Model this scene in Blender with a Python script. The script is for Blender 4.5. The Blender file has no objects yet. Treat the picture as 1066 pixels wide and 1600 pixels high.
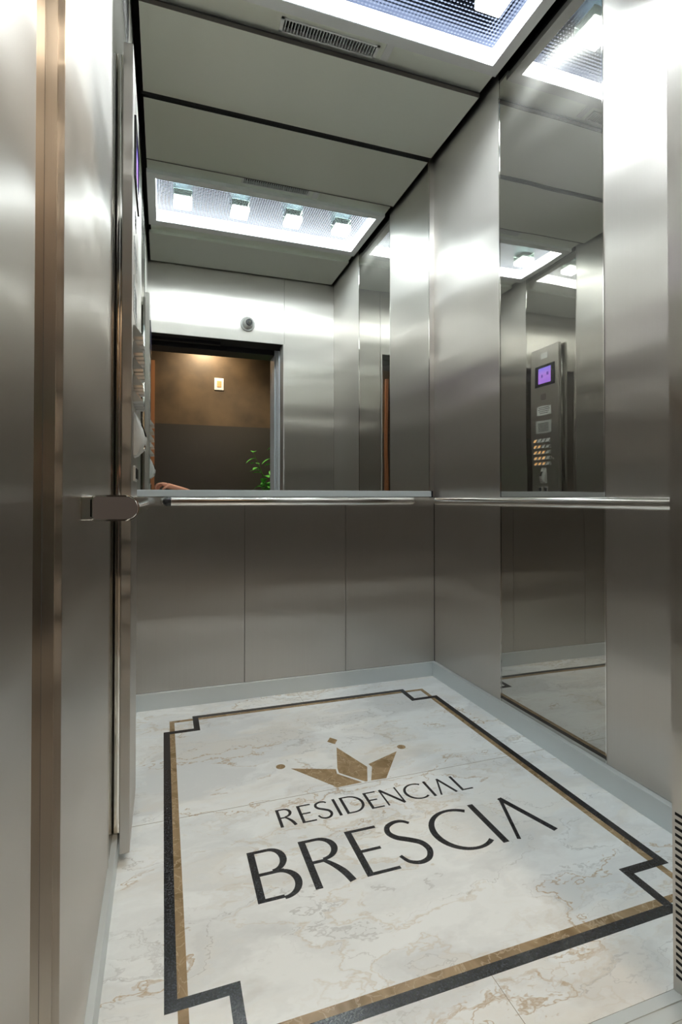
import bpy, bmesh, math, random
from mathutils import Vector, Matrix
random.seed(7)
PI = math.pi
S = bpy.context.scene
COL = S.collection

# ------------------------------------------------------------------ camera
cam_d = bpy.data.cameras.new('camera'); cam = bpy.data.objects.new('camera', cam_d); COL.objects.link(cam)
CAM_Z = 0.9
yaw, pitch = math.radians(18.785), math.radians(0.702)
cam.location = (0, 0, CAM_Z)
cam.rotation_euler = (PI/2 + pitch, 0, -yaw)
cam_d.sensor_fit = 'VERTICAL'; cam_d.sensor_height = 36.0; cam_d.sensor_width = 24.0
cam_d.lens = 816.98 * 36.0 / 1600.0
cam_d.shift_y = -31.8 / 1600.0
cam_d.clip_start = 0.01
S.camera = cam

# ------------------------------------------------------------------ world, exposure
W = bpy.data.worlds.new('world'); S.world = W; W.use_nodes = True
W.node_tree.nodes['Background'].inputs[0].default_value = (0.5, 0.48, 0.45, 1)
W.node_tree.nodes['Background'].inputs[1].default_value = 0.05
S.view_settings.view_transform = 'Standard'; S.view_settings.look = 'None'
S.view_settings.exposure = 0.55; S.view_settings.gamma = 1.0; S.view_settings.use_curve_mapping = False
S.cycles.max_bounces = 16; S.cycles.glossy_bounces = 12; S.cycles.diffuse_bounces = 4
S.cycles.transmission_bounces = 8; S.cycles.sample_clamp_indirect = 6.0; S.cycles.blur_glossy = 0.3
LED = 6.0          # strips round the ceiling recess
CUBE = 110.0         # the four cube downlights
HALL_W = 50.0       # warm downlight in the hall

def lamp(name, kind, loc, energy, color, **k):
    d = bpy.data.lights.new(name, kind); d.energy = energy; d.color = color
    for a, b in k.items(): setattr(d, a, b)
    o = bpy.data.objects.new(name, d); COL.objects.link(o); o.location = loc
    return o
lamp('hall_light', 'SPOT', (0.45, -1.22, 2.73), HALL_W, (1.0, 0.77, 0.52), spot_size=math.radians(160), spot_blend=1.0, shadow_soft_size=0.03).rotation_euler = (math.radians(-18), 0, 0)
lamp('hall_light', 'SPOT', (0.9, -0.5, 2.73), 60.0, (1.0, 0.80, 0.58), spot_size=math.radians(140), spot_blend=0.8, shadow_soft_size=0.05)  # unseen extra lamp, added to brighten the hall plant

# ------------------------------------------------------------------ dimensions
XL, XR = -0.115, 1.3136       # side walls
YB = 2.380                    # back wall
YF = 0.708                    # front wall, inner face
H = 2.633                     # underside of the ceiling panels
TOP = 2.76
MY0, MY1 = 1.287, 1.824       # mirror strips on the side walls
RZ = 0.885                    # handrail

# ------------------------------------------------------------------ materials
def mat(name):
    m = bpy.data.materials.new(name); m.use_nodes = True
    n = m.node_tree.nodes; l = m.node_tree.links
    return m, n, l, n['Principled BSDF']

def plain(name, col, rough=0.5, metal=0.0, emit=None, es=0.0, **k):
    m, n, l, p = mat(name)
    p.inputs['Base Color'].default_value = (*col, 1); p.inputs['Roughness'].default_value = rough
    p.inputs['Metallic'].default_value = metal
    if emit: p.inputs['Emission Color'].default_value = (*emit, 1); p.inputs['Emission Strength'].default_value = es
    for a, b in k.items(): p.inputs[a].default_value = b
    # faint mottling, so no surface is a perfectly flat colour
    t = n.new('ShaderNodeTexNoise'); t.inputs['Scale'].default_value = 35; g = n.new('ShaderNodeTexCoord')
    l.new(g.outputs['Object'], t.inputs['Vector'])
    b = n.new('ShaderNodeBump'); b.inputs['Strength'].default_value = 0.02; b.inputs['Distance'].default_value = 0.001
    l.new(t.outputs['Fac'], b.inputs['Height']); l.new(b.outputs['Normal'], p.inputs['Normal'])
    return m

def brushed(name, col, rough, aniso, tangent, stretch, wave=0.0055, grain=0.25, vary=0.045, skirt=0.22):
    """brushed steel: 'tangent' is the direction across the grain, along which highlights smear"""
    m, n, l, p = mat(name)
    p.inputs['Metallic'].default_value = 1.0
    p.inputs['Anisotropic'].default_value = aniso
    tv = n.new('ShaderNodeCombineXYZ')
    for i in range(3): tv.inputs[i].default_value = tangent[i]
    l.new(tv.outputs[0], p.inputs['Tangent'])
    g = n.new('ShaderNodeTexCoord'); mp = n.new('ShaderNodeMapping'); mp.inputs['Scale'].default_value = stretch
    l.new(g.outputs['Object'], mp.inputs['Vector'])
    t = n.new('ShaderNodeTexNoise'); t.inputs['Scale'].default_value = 1.0; t.inputs['Detail'].default_value = 6; t.inputs['Roughness'].default_value = 0.65
    l.new(mp.outputs[0], t.inputs['Vector'])
    cr = n.new('ShaderNodeMapRange'); cr.inputs['From Min'].default_value = 0.3; cr.inputs['From Max'].default_value = 0.7
    cr.inputs['To Min'].default_value = rough * 0.9; cr.inputs['To Max'].default_value = rough * 1.12
    l.new(t.outputs['Fac'], cr.inputs['Value']); l.new(cr.outputs[0], p.inputs['Roughness'])
    mx = n.new('ShaderNodeMix'); mx.data_type = 'RGBA'
    mx.inputs['A'].default_value = (*[c * (1 - vary) for c in col], 1); mx.inputs['B'].default_value = (*[min(1, c * (1 + vary)) for c in col], 1)
    l.new(t.outputs['Fac'], mx.inputs['Factor']); l.new(mx.outputs['Result'], p.inputs['Base Color'])
    # sheet metal is never quite flat: broad, shallow waves
    w = n.new('ShaderNodeTexNoise'); w.inputs['Scale'].default_value = 4.5; w.inputs['Detail'].default_value = 0.3
    wm = n.new('ShaderNodeMapping'); wm.inputs['Scale'].default_value = (0.16, 0.16, 1.7); l.new(g.outputs['Object'], wm.inputs['Vector']); l.new(wm.outputs[0], w.inputs['Vector'])
    b = n.new('ShaderNodeBump'); b.inputs['Strength'].default_value = 1.0; b.inputs['Distance'].default_value = wave
    l.new(w.outputs['Fac'], b.inputs['Height'])
    b2 = n.new('ShaderNodeBump'); b2.inputs['Strength'].default_value = grain; b2.inputs['Distance'].default_value = 0.0004
    l.new(t.outputs['Fac'], b2.inputs['Height']); l.new(b.outputs['Normal'], b2.inputs['Normal'])
    l.new(b2.outputs['Normal'], p.inputs['Normal'])
    # real brushed sheet has a sharp core and a broad skirt to every highlight
    p2 = n.new('ShaderNodeBsdfPrincipled'); p2.inputs['Metallic'].default_value = 1; p2.inputs['Anisotropic'].default_value = aniso * 0.8
    p2.inputs['Roughness'].default_value = min(0.8, rough * 1.75)
    l.new(tv.outputs[0], p2.inputs['Tangent']); l.new(mx.outputs['Result'], p2.inputs['Base Color']); l.new(b2.outputs['Normal'], p2.inputs['Normal'])
    ms = n.new('ShaderNodeMixShader'); ms.inputs[0].default_value = skirt
    l.new(p.outputs[0], ms.inputs[1]); l.new(p2.outputs[0], ms.inputs[2]); l.new(ms.outputs[0], n['Material Output'].inputs['Surface'])
    return m

STEEL = (0.625, 0.597, 0.565)
steel_x = brushed('brushed_steel_across_x', STEEL, 0.32, 0.95, (1, 0, 0), (420, 420, 2.0))
steel_y = brushed('brushed_steel_across_y', STEEL, 0.32, 0.95, (0, 1, 0), (420, 420, 2.0))
steel_ceil = brushed('ceiling_steel', (0.86, 0.90, 0.84), 0.44, 0.6, (1, 0, 0), (6, 300, 6), 0.003, grain=0.02, vary=0.0)
steel_frame = plain('satin_frame_metal', (0.72, 0.74, 0.74), 0.38, 0.45)
steel_base = plain('satin_aluminium_skirting', (0.68, 0.73, 0.745), 0.40, 0.42)
chrome = plain('polished_chrome', (0.80, 0.79, 0.77), 0.07, 1.0)
rail_steel = plain('polished_rail_steel', (0.80, 0.78, 0.75), 0.16, 1.0)
dark_gap = plain('dark_gap', (0.004, 0.004, 0.004), 0.9)
dark_steel = plain('dark_painted_steel', (0.035, 0.036, 0.040), 0.45, 0.6)
grey_door = plain('grey_door_paint', (0.62, 0.65, 0.70), 0.38, 0.2)
black_plastic = plain('black_plastic', (0.02, 0.02, 0.022), 0.25)
cap_plastic = plain('grey_cap_gloss', (0.17, 0.165, 0.18), 0.10, 0.0, **{'Coat Weight': 1.0, 'Coat Roughness': 0.03})
white_plastic = plain('white_plastic', (0.80, 0.79, 0.76), 0.35)
grey_plastic = plain('light_grey_plastic', (0.50, 0.50, 0.48), 0.35)
skin = plain('skin', (0.62, 0.30, 0.20), 0.5, **{'Subsurface Weight': 0.1})
sleeve = plain('dark_sleeve_cloth', (0.03, 0.03, 0.035), 0.9)
LEDW = (0.95, 0.98, 1.0)
cube_glow = plain('cube_lamp_glow', (0.8, 0.8, 0.8), 0.4, 0, (0.92, 1.0, 0.97), 4.0)
cube_lens = plain('cube_lamp_lens', (0.8, 0.8, 0.8), 0.4, 0, (0.90, 0.98, 1.0), CUBE)
screen_m = None

def mirror(name, col, rough=0.012, haze=0.0, tangent=(0, 1, 0), wave=0.0):
    m, n, l, p = mat(name)
    n.remove(p); out = n['Material Output']
    g = n.new('ShaderNodeBsdfAnisotropic') if 'ShaderNodeBsdfAnisotropic' in dir(bpy.types) else n.new('ShaderNodeBsdfGlossy')
    g.inputs['Color'].default_value = (*col, 1); g.inputs['Roughness'].default_value = rough
    last = g
    nrm = None
    if wave:
        tc = n.new('ShaderNodeTexCoord'); w = n.new('ShaderNodeTexNoise'); w.inputs['Scale'].default_value = 2.6; w.inputs['Detail'].default_value = 0.5
        l.new(tc.outputs['Object'], w.inputs['Vector'])
        b = n.new('ShaderNodeBump'); b.inputs['Strength'].default_value = 1.0; b.inputs['Distance'].default_value = wave
        l.new(w.outputs['Fac'], b.inputs['Height']); l.new(b.outputs['Normal'], g.inputs['Normal']); nrm = b
    if haze:
        h2 = n.new('ShaderNodeBsdfPrincipled'); h2.inputs['Base Color'].default_value = (*[c * 0.95 for c in col], 1)
        h2.inputs['Metallic'].default_value = 1; h2.inputs['Roughness'].default_value = 0.38; h2.inputs['Anisotropic'].default_value = 0.95
        tv = n.new('ShaderNodeCombineXYZ')
        for i in range(3): tv.inputs[i].default_value = tangent[i]
        l.new(tv.outputs[0], h2.inputs['Tangent'])
        if nrm: l.new(nrm.outputs['Normal'], h2.inputs['Normal'])
        mx = n.new('ShaderNodeMixShader'); mx.inputs[0].default_value = haze
        l.new(g.outputs[0], mx.inputs[1]); l.new(h2.outputs[0], mx.inputs[2]); last = mx
    l.new(last.outputs[0], out.inputs['Surface'])
    return m
mirror_glass = mirror('silvered_mirror', (0.86, 0.89, 0.87), 0.004)
mirror_steel = mirror('mirror_polished_steel', (0.54, 0.525, 0.49), 0.012, 0.12, (0, 1, 0), 0.0011)

def led_mat():
    m, n, l, p = mat('led_strip_diffuser')
    p.inputs['Base Color'].default_value = (0.9, 0.9, 0.9, 1)
    g = n.new('ShaderNodeTexCoord'); w = n.new('ShaderNodeTexWave'); w.wave_type = 'BANDS'; w.bands_direction = 'DIAGONAL'; w.inputs['Scale'].default_value = 40
    l.new(g.outputs['Object'], w.inputs['Vector'])
    mr = n.new('ShaderNodeMapRange'); mr.inputs['To Min'].default_value = LED * 0.75; mr.inputs['To Max'].default_value = LED * 1.25
    l.new(w.outputs['Fac'], mr.inputs['Value'])
    p.inputs['Emission Color'].default_value = (*LEDW, 1); l.new(mr.outputs[0], p.inputs['Emission Strength'])
    return m
led = led_mat()

def prism_mat():
    m, n, l, p = mat('prismatic_acrylic_sheet')
    p.inputs['Base Color'].default_value = (0.028, 0.036, 0.058, 1); p.inputs['Metallic'].default_value = 0.9
    p.inputs['Roughness'].default_value = 0.10
    g = n.new('ShaderNodeTexCoord')
    def wv(d, sc):
        w = n.new('ShaderNodeTexWave'); w.wave_type = 'BANDS'; w.bands_direction = d; w.inputs['Scale'].default_value = sc
        l.new(g.outputs['Object'], w.inputs['Vector']); return w
    a, b = wv('X', 22), wv('Y', 22)
    ad = n.new('ShaderNodeMath'); ad.operation = 'ADD'; l.new(a.outputs['Fac'], ad.inputs[0]); l.new(b.outputs['Fac'], ad.inputs[1])
    bp = n.new('ShaderNodeBump'); bp.inputs['Strength'].default_value = 1.0; bp.inputs['Distance'].default_value = 0.0009
    l.new(ad.outputs[0], bp.inputs['Height']); l.new(bp.outputs['Normal'], p.inputs['Normal'])
    return m
prism = prism_mat()

def marble_mat():
    m, n, l, p = mat('cream_white_marble')
    p.inputs['Roughness'].default_value = 0.16; p.inputs['IOR'].default_value = 1.5
    g = n.new('ShaderNodeTexCoord')
    mp = n.new('ShaderNodeMapping'); mp.inputs['Rotation'].default_value = (0, 0, math.radians(28)); mp.inputs['Scale'].default_value = (1.0, 1.9, 1.0)
    l.new(g.outputs['Object'], mp.inputs['Vector'])
    # the slabs are cut separately: shift the pattern behind the joint
    warp = n.new('ShaderNodeTexNoise'); warp.inputs['Scale'].default_value = 3.2; warp.inputs['Detail'].default_value = 5; warp.inputs['Roughness'].default_value = 0.6
    l.new(mp.outputs[0], warp.inputs['Vector'])
    add = n.new('ShaderNodeVectorMath'); add.operation = 'MULTIPLY_ADD'; add.inputs[1].default_value = (0.75, 0.75, 0.0)
    l.new(warp.outputs['Color'], add.inputs[0]); l.new(mp.outputs[0], add.inputs[2])
    def ridge(scale, lo, hi, detail=4, off=0.0):
        t = n.new('ShaderNodeTexNoise'); t.inputs['Scale'].default_value = scale; t.inputs['Detail'].default_value = detail
        o = n.new('ShaderNodeVectorMath'); o.operation = 'ADD'; o.inputs[1].default_value = (off, off * 0.7, off)
        l.new(add.outputs[0], o.inputs[0]); l.new(o.outputs[0], t.inputs['Vector'])
        s = n.new('ShaderNodeMath'); s.operation = 'SUBTRACT'; s.inputs[1].default_value = 0.5; l.new(t.outputs['Fac'], s.inputs[0])
        a = n.new('ShaderNodeMath'); a.operation = 'ABSOLUTE'; l.new(s.outputs[0], a.inputs[0])
        r = n.new('ShaderNodeMapRange'); r.inputs['From Min'].default_value = lo; r.inputs['From Max'].default_value = hi
        r.inputs['To Min'].default_value = 1; r.inputs['To Max'].default_value = 0; l.new(a.outputs[0], r.inputs['Value']); return r
    def cloud(scale, lo, hi, off):
        t = n.new('ShaderNodeTexNoise'); t.inputs['Scale'].default_value = scale; t.inputs['Detail'].default_value = 5
        o = n.new('ShaderNodeVectorMath'); o.operation = 'ADD'; o.inputs[1].default_value = (off, off, off)
        l.new(add.outputs[0], o.inputs[0]); l.new(o.outputs[0], t.inputs['Vector'])
        r = n.new('ShaderNodeMapRange'); r.inputs['From Min'].default_value = lo; r.inputs['From Max'].default_value = hi; l.new(t.outputs['Fac'], r.inputs['Value']); return r
    def mul(a, b):
        k = n.new('ShaderNodeMath'); k.operation = 'MULTIPLY'; l.new(a.outputs[0], k.inputs[0])
        if isinstance(b, float): k.inputs[1].default_value = b
        else: l.new(b.outputs[0], k.inputs[1])
        return k
    def mix(prev, fac, col):
        x = n.new('ShaderNodeMix'); x.data_type = 'RGBA'; l.new(fac.outputs[0], x.inputs['Factor']); x.inputs['B'].default_value = (*col, 1)
        if isinstance(prev, tuple): x.inputs['A'].default_value = (*prev, 1)
        else: l.new(prev.outputs['Result'], x.inputs['A'])
        return x
    c = mix((0.855, 0.892, 0.905), cloud(3.2, 0.42, 0.62, 3.0), (0.70, 0.73, 0.745))
    c = mix(c, mul(cloud(3.4, 0.48, 0.70, 9.0), 0.32), (0.78, 0.71, 0.60))
    c = mix(c, mul(mul(ridge(2.1, 0.0, 0.014, 7), cloud(1.6, 0.44, 0.58, 5.0)), 0.42), (0.56, 0.46, 0.32))
    c = mix(c, mul(mul(ridge(1.3, 0.0, 0.006, 9, 4.0), cloud(2.4, 0.46, 0.56, 7.0)), 0.75), (0.42, 0.28, 0.13))
    c = mix(c, mul(mul(ridge(3.0, 0.0, 0.009, 8, 8.0), cloud(2.0, 0.42, 0.56, 1.0)), 0.50), (0.36, 0.36, 0.36))
    l.new(c.outputs['Result'], p.inputs['Base Color'])
    return m
marble = marble_mat()

def emperador():
    m, n, l, p = mat('brown_gold_marble')
    p.inputs['Roughness'].default_value = 0.2
    g = n.new('ShaderNodeTexCoord')
    t = n.new('ShaderNodeTexNoise'); t.inputs['Scale'].default_value = 14; t.inputs['Detail'].default_value = 5; t.inputs['Distortion'].default_value = 1.2
    l.new(g.outputs['Object'], t.inputs['Vector'])
    r = n.new('ShaderNodeValToRGB'); r.color_ramp.elements[0].position = 0.3; r.color_ramp.elements[0].color = (0.20, 0.135, 0.065, 1)
    r.color_ramp.elements[1].position = 0.72; r.color_ramp.elements[1].color = (0.40, 0.29, 0.17, 1)
    l.new(t.outputs['Fac'], r.inputs['Fac'])
    v = n.new('ShaderNodeTexVoronoi'); v.feature = 'DISTANCE_TO_EDGE'; v.inputs['Scale'].default_value = 22
    nm = n.new('ShaderNodeVectorMath'); nm.operation = 'MULTIPLY_ADD'; nm.inputs[1].default_value = (0.12, 0.12, 0)
    l.new(t.outputs['Color'], nm.inputs[0]); l.new(g.outputs['Object'], nm.inputs[2]); l.new(nm.outputs[0], v.inputs['Vector'])
    e = n.new('ShaderNodeMapRange'); e.inputs['From Min'].default_value = 0.0; e.inputs['From Max'].default_value = 0.035; e.inputs['To Min'].default_value = 0.5; e.inputs['To Max'].default_value = 0
    l.new(v.outputs['Distance'], e.inputs['Value'])
    x = n.new('ShaderNodeMix'); x.data_type = 'RGBA'; x.inputs['B'].default_value = (0.62, 0.50, 0.35, 1)
    l.new(e.outputs[0], x.inputs['Factor']); l.new(r.outputs['Color'], x.inputs['A']); l.new(x.outputs['Result'], p.inputs['Base Color'])
    return m
gold_marble = emperador()

def granite():
    m, n, l, p = mat('black_granite')
    p.inputs['Roughness'].default_value = 0.22
    g = n.new('ShaderNodeTexCoord'); t = n.new('ShaderNodeTexNoise'); t.inputs['Scale'].default_value = 260; t.inputs['Detail'].default_value = 2
    l.new(g.outputs['Object'], t.inputs['Vector'])
    r = n.new('ShaderNodeValToRGB'); r.color_ramp.elements[0].position = 0.45; r.color_ramp.elements[0].color = (0.010, 0.011, 0.013, 1)
    r.color_ramp.elements[1].position = 0.75; r.color_ramp.elements[1].color = (0.06, 0.065, 0.075, 1)
    l.new(t.outputs['Fac'], r.inputs['Fac']); l.new(r.outputs['Color'], p.inputs['Base Color'])
    return m
black_granite = granite()
grout = plain('grout', (0.26, 0.23, 0.19), 0.7)

def hall_mat():
    m, n, l, p = mat('burnished_brown_cement')
    p.inputs['Roughness'].default_value = 0.55
    g = n.new('ShaderNodeTexCoord'); t = n.new('ShaderNodeTexNoise'); t.inputs['Scale'].default_value = 3; t.inputs['Detail'].default_value = 7
    l.new(g.outputs['Object'], t.inputs['Vector'])
    r = n.new('ShaderNodeValToRGB'); r.color_ramp.elements[0].position = 0.3; r.color_ramp.elements[0].color = (0.055, 0.038, 0.024, 1)
    r.color_ramp.elements[1].position = 0.7; r.color_ramp.elements[1].color = (0.13, 0.088, 0.05, 1)
    l.new(t.outputs['Fac'], r.inputs['Fac']); l.new(r.outputs['Color'], p.inputs['Base Color'])
    return m
hall_brown = hall_mat()
hall_dark = plain('dark_grey_wall_panel', (0.040, 0.037, 0.036), 0.5)
hall_floor_m = plain('hall_floor_stone', (0.35, 0.32, 0.28), 0.3)
hall_ceil_m = plain('hall_ceiling_paint', (0.45, 0.42, 0.38), 0.8)
copper = plain('copper_brown_wood', (0.34, 0.16, 0.08), 0.4)
leaf_m = plain('leaf_green', (0.10, 0.48, 0.07), 0.4)
stem_m = plain('stem_green', (0.06, 0.14, 0.03), 0.6)
pot_m = plain('pot_ceramic', (0.30, 0.28, 0.26), 0.4)
soil_m = plain('soil', (0.03, 0.02, 0.012), 0.95)

def screen_mat():
    m, n, l, p = mat('violet_display')
    p.inputs['Base Color'].default_value = (0.02, 0.02, 0.03, 1); p.inputs['Roughness'].default_value = 0.2
    g = n.new('ShaderNodeTexCoord'); s = n.new('ShaderNodeSeparateXYZ'); l.new(g.outputs['Generated'], s.inputs[0])
    r = n.new('ShaderNodeValToRGB'); e = r.color_ramp.elements
    e[0].position = 0.0; e[0].color = (0.34, 0.16, 0.72, 1); e[1].position = 1.0; e[1].color = (0.24, 0.20, 0.85, 1)
    k = e.new(0.55); k.color = (0.42, 0.20, 0.74, 1)
    l.new(s.outputs['Z'], r.inputs['Fac']); l.new(r.outputs['Color'], p.inputs['Emission Color']); p.inputs['Emission Strength'].default_value = 1.5
    return m
screen_m = screen_mat()
icon_m = plain('display_icon_violet', (0.1, 0.05, 0.2), 0.3, 0, (0.16, 0.08, 0.45), 1.0)
amber = plain('amber_button_light', (0.9, 0.5, 0.2), 0.4, 0, (1.0, 0.50, 0.16), 0.7)
def glass_mat():
    m, n, l, p = mat('green_tinted_glass')
    p.inputs['Base Color'].default_value = (0.75, 0.95, 0.85, 1); p.inputs['Roughness'].default_value = 0.08
    p.inputs['Transmission Weight'].default_value = 0.9; p.inputs['IOR'].default_value = 1.45
    return m
green_glass = glass_mat()

# ------------------------------------------------------------------ mesh helpers
WLOC = {}
def bx(bm, x0, x1, y0, y1, z0, z1, bev=0.0):
    v = [bm.verts.new((x, y, z)) for z in (z0, z1) for y in (y0, y1) for x in (x0, x1)]
    fs = [bm.faces.new([v[i] for i in f]) for f in ((0, 2, 3, 1), (4, 5, 7, 6), (0, 1, 5, 4), (2, 6, 7, 3), (0, 4, 6, 2), (1, 3, 7, 5))]
    if bev:
        es = list({e for f in fs for e in f.edges})
        bmesh.ops.bevel(bm, geom=es, offset=bev, segments=3, affect='EDGES', profile=0.5)
def box(*a, **k):
    bm = bmesh.new(); bx(bm, *a, **k); return bm
def cyl(bm, c, r, d, axis='z', seg=32, r2=None, bev=0):
    M = {'z': Matrix(), 'x': Matrix.Rotation(PI/2, 4, 'Y'), 'y': Matrix.Rotation(-PI/2, 4, 'X')}[axis]
    M = Matrix.Translation(c) @ M
    r_ = bmesh.ops.create_cone(bm, cap_ends=True, segments=seg, radius1=r, radius2=r if r2 is None else r2, depth=d, matrix=M)
    if bev:
        es = [e for v in r_['verts'] for e in v.link_edges if len([f for f in e.link_faces if len(f.verts) > 4]) == 1]
        bmesh.ops.bevel(bm, geom=list(set(es)), offset=bev, segments=3, affect='EDGES', profile=0.5)
def prism_poly(bm, pts, z0, z1):
    a = [bm.verts.new((x, y, z0)) for x, y in pts]; b = [bm.verts.new((x, y, z1)) for x, y in pts]
    n = len(pts)
    bm.faces.new(b)
    bm.faces.new(a[::-1])
    for i in range(n): bm.faces.new((a[i], a[(i+1) % n], b[(i+1) % n], b[i]))
def sweep(bm, path, section, closed_section=True, caps=True, up=Vector((0, 0, 1))):
    """sweep 'section' ((side, up) pairs) along path points"""
    rings = []
    P = [Vector(p) for p in path]
    for i, p in enumerate(P):
        t = (P[min(i+1, len(P)-1)] - P[max(i-1, 0)]).normalized()
        s = t.cross(up)
        if s.length < 1e-5: s = Vector((1, 0, 0))
        s.normalize(); u = s.cross(t).normalized()
        sec = section[i] if isinstance(section[0], list) else section
        rings.append([bm.verts.new(p + s * a + u * b) for a, b in sec])
    m = len(rings[0])
    for i in range(len(rings) - 1):
        for j in range(m):
            bm.faces.new((rings[i][j], rings[i][(j+1) % m], rings[i+1][(j+1) % m], rings[i+1][j]))
    if caps:
        bm.faces.new(rings[0][::-1]); bm.faces.new(rings[-1])
def superellipse(a, b, p=2.6, n=28):
    r = []
    for i in range(n):
        t = 2 * PI * i / n; c, s = math.cos(t), math.sin(t)
        r.append((a * math.copysign(abs(c) ** (2/p), c), b * math.copysign(abs(s) ** (2/p), s)))
    return r
def link(name, bm, m, parent=None, smooth=False):
    bmesh.ops.recalc_face_normals(bm, faces=bm.faces)
    off = WLOC.get(parent, Vector()) if parent else Vector()
    if off.length: bmesh.ops.translate(bm, verts=bm.verts, vec=-off)
    me = bpy.data.meshes.new(name); bm.to_mesh(me); bm.free()
    me.materials.append(m)
    o = bpy.data.objects.new(name, me); COL.objects.link(o)
    if smooth:
        for p in me.polygons: p.use_smooth = True
        md = o.modifiers.new('edge', 'EDGE_SPLIT'); md.split_angle = math.radians(35)
    if parent: o.parent = parent
    WLOC[o] = off
    return o
def tag(o, label, cat, group=None, kind=None):
    if label: o['label'] = label
    if cat: o['category'] = cat
    if group: o['group'] = group
    if kind: o['kind'] = kind
    return o
def thing(name, loc, label, cat, group=None):
    o = bpy.data.objects.new(name, None); COL.objects.link(o); o.location = loc; o.empty_display_size = 0.05
    WLOC[o] = Vector(loc); tag(o, label, cat, group); return o
def struct(name, bm, m, label, cat, parent=None):
    o = link(name, bm, m, parent); tag(o, label, cat, kind='structure'); return o
def sname(name, loc, label, cat):
    o = thing(name, loc, label, cat); o['kind'] = 'structure'; return o

# ------------------------------------------------------------------ cabin floor with stone inlays
YS = 0.722
floor = struct('floor', box(XL - 0.02, XR + 0.02, YS, YB + 0.02, -0.03, 0), marble, 'polished cream marble cabin floor with dark and gold inlaid border', 'floor')
gr = bmesh.new(); bx(gr, XL, XR, 1.5485, 1.5503, -0.001, 0.00012)
bx(gr, 0.5895, 0.5907, YS, 0.852, -0.001, 0.00012); bx(gr, 0.5895, 0.5907, 2.247, 2.366, -0.001, 0.00012)
link('tile_joint', gr, grout, floor)
A, B_, C_, D_ = 0.005, 1.184, 0.852, 2.247
w, g2, mx_, my_ = 0.0225, 0.0185, 0.112, 0.119
# gold ring: a full rectangle inside the black one
gx0, gx1, gy0, gy1 = A + w, B_ - w, C_ + w, D_ - w
gb = bmesh.new(); z1 = 0.0004
for a in ((gx0, gx1, gy0, gy0 + g2), (gx0, gx1, gy1 - g2, gy1), (gx0, gx0 + g2, gy0 + g2, gy1 - g2), (gx1 - g2, gx1, gy0 + g2, gy1 - g2)):
    bx(gb, *a, -0.001, z1)
link('gold_border_inlay', gb, gold_marble, floor)['label'] = 'brown gold marble border strip'
bb = bmesh.new(); z2 = 0.0007
def hb(x0, x1, y0, y1): bx(bb, min(x0, x1), max(x0, x1), min(y0, y1), max(y0, y1), -0.001, z2)
hb(A, A + w, C_ + my_, D_ - my_); hb(B_ - w, B_, C_ + my_, D_ - my_)
hb(A + mx_, B_ - mx_, C_, C_ + w); hb(A + mx_, B_ - mx_, D_ - w, D_)
for sx, X0 in ((1, A), (-1, B_)):
    for sy, Y0 in ((1, C_), (-1, D_)):
        hb(X0 + sx * w, X0 + sx * (mx_ + w), Y0 + sy * my_, Y0 + sy * (my_ + w))
        hb(X0 + sx * mx_, X0 + sx * (mx_ + w), Y0 + sy * w, Y0 + sy * my_)
link('black_border_inlay', bb, black_granite, floor)['label'] = 'black granite border line with stepped corners'

# lettering: every stroke is a strip of its own width
def stroke(bm, pts, ws, z=z2):
    n = len(pts); L = []; R = []
    for i in range(n):
        a = Vector(pts[max(i-1, 0)]); b = Vector(pts[min(i+1, n-1)]); t = (b - a).normalized(); nn = Vector((-t.y, t.x))
        wd = ws[i] if isinstance(ws, (list, tuple)) else ws
        L.append(Vector(pts[i]) + nn * wd/2); R.append(Vector(pts[i]) - nn * wd/2)
    zz = z + random.random() * 1e-5
    for i in range(n - 1):
        q = [L[i], L[i+1], R[i+1], R[i]]
        prism_poly(bm, [(p.x, p.y) for p in q], -0.001, zz)
def arc(cx, cy, rx, ry, a0, a1, thin, thick, n=18):
    p, ws = [], []
    for i in range(n + 1):
        t = math.radians(a0 + (a1 - a0) * i / n)
        p.append((cx + rx * math.cos(t), cy + ry * math.sin(t))); ws.append(thin + (thick - thin) * abs(math.cos(t)) ** 1.6)
    return p, ws
def spl(P, n=6):
    out = []
    Q = [P[0]] + list(P) + [P[-1]]
    for i in range(1, len(Q) - 2):
        for k in range(n):
            t = k / n
            out.append(tuple(0.5 * ((2*Q[i][j]) + (-Q[i-1][j] + Q[i+1][j]) * t + (2*Q[i-1][j] - 5*Q[i][j] + 4*Q[i+1][j] - Q[i+2][j]) * t*t + (-Q[i-1][j] + 3*Q[i][j] - 3*Q[i+1][j] + Q[i+2][j]) * t**3) for j in (0, 1)))
    out.append(P[-1]); return out
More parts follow.
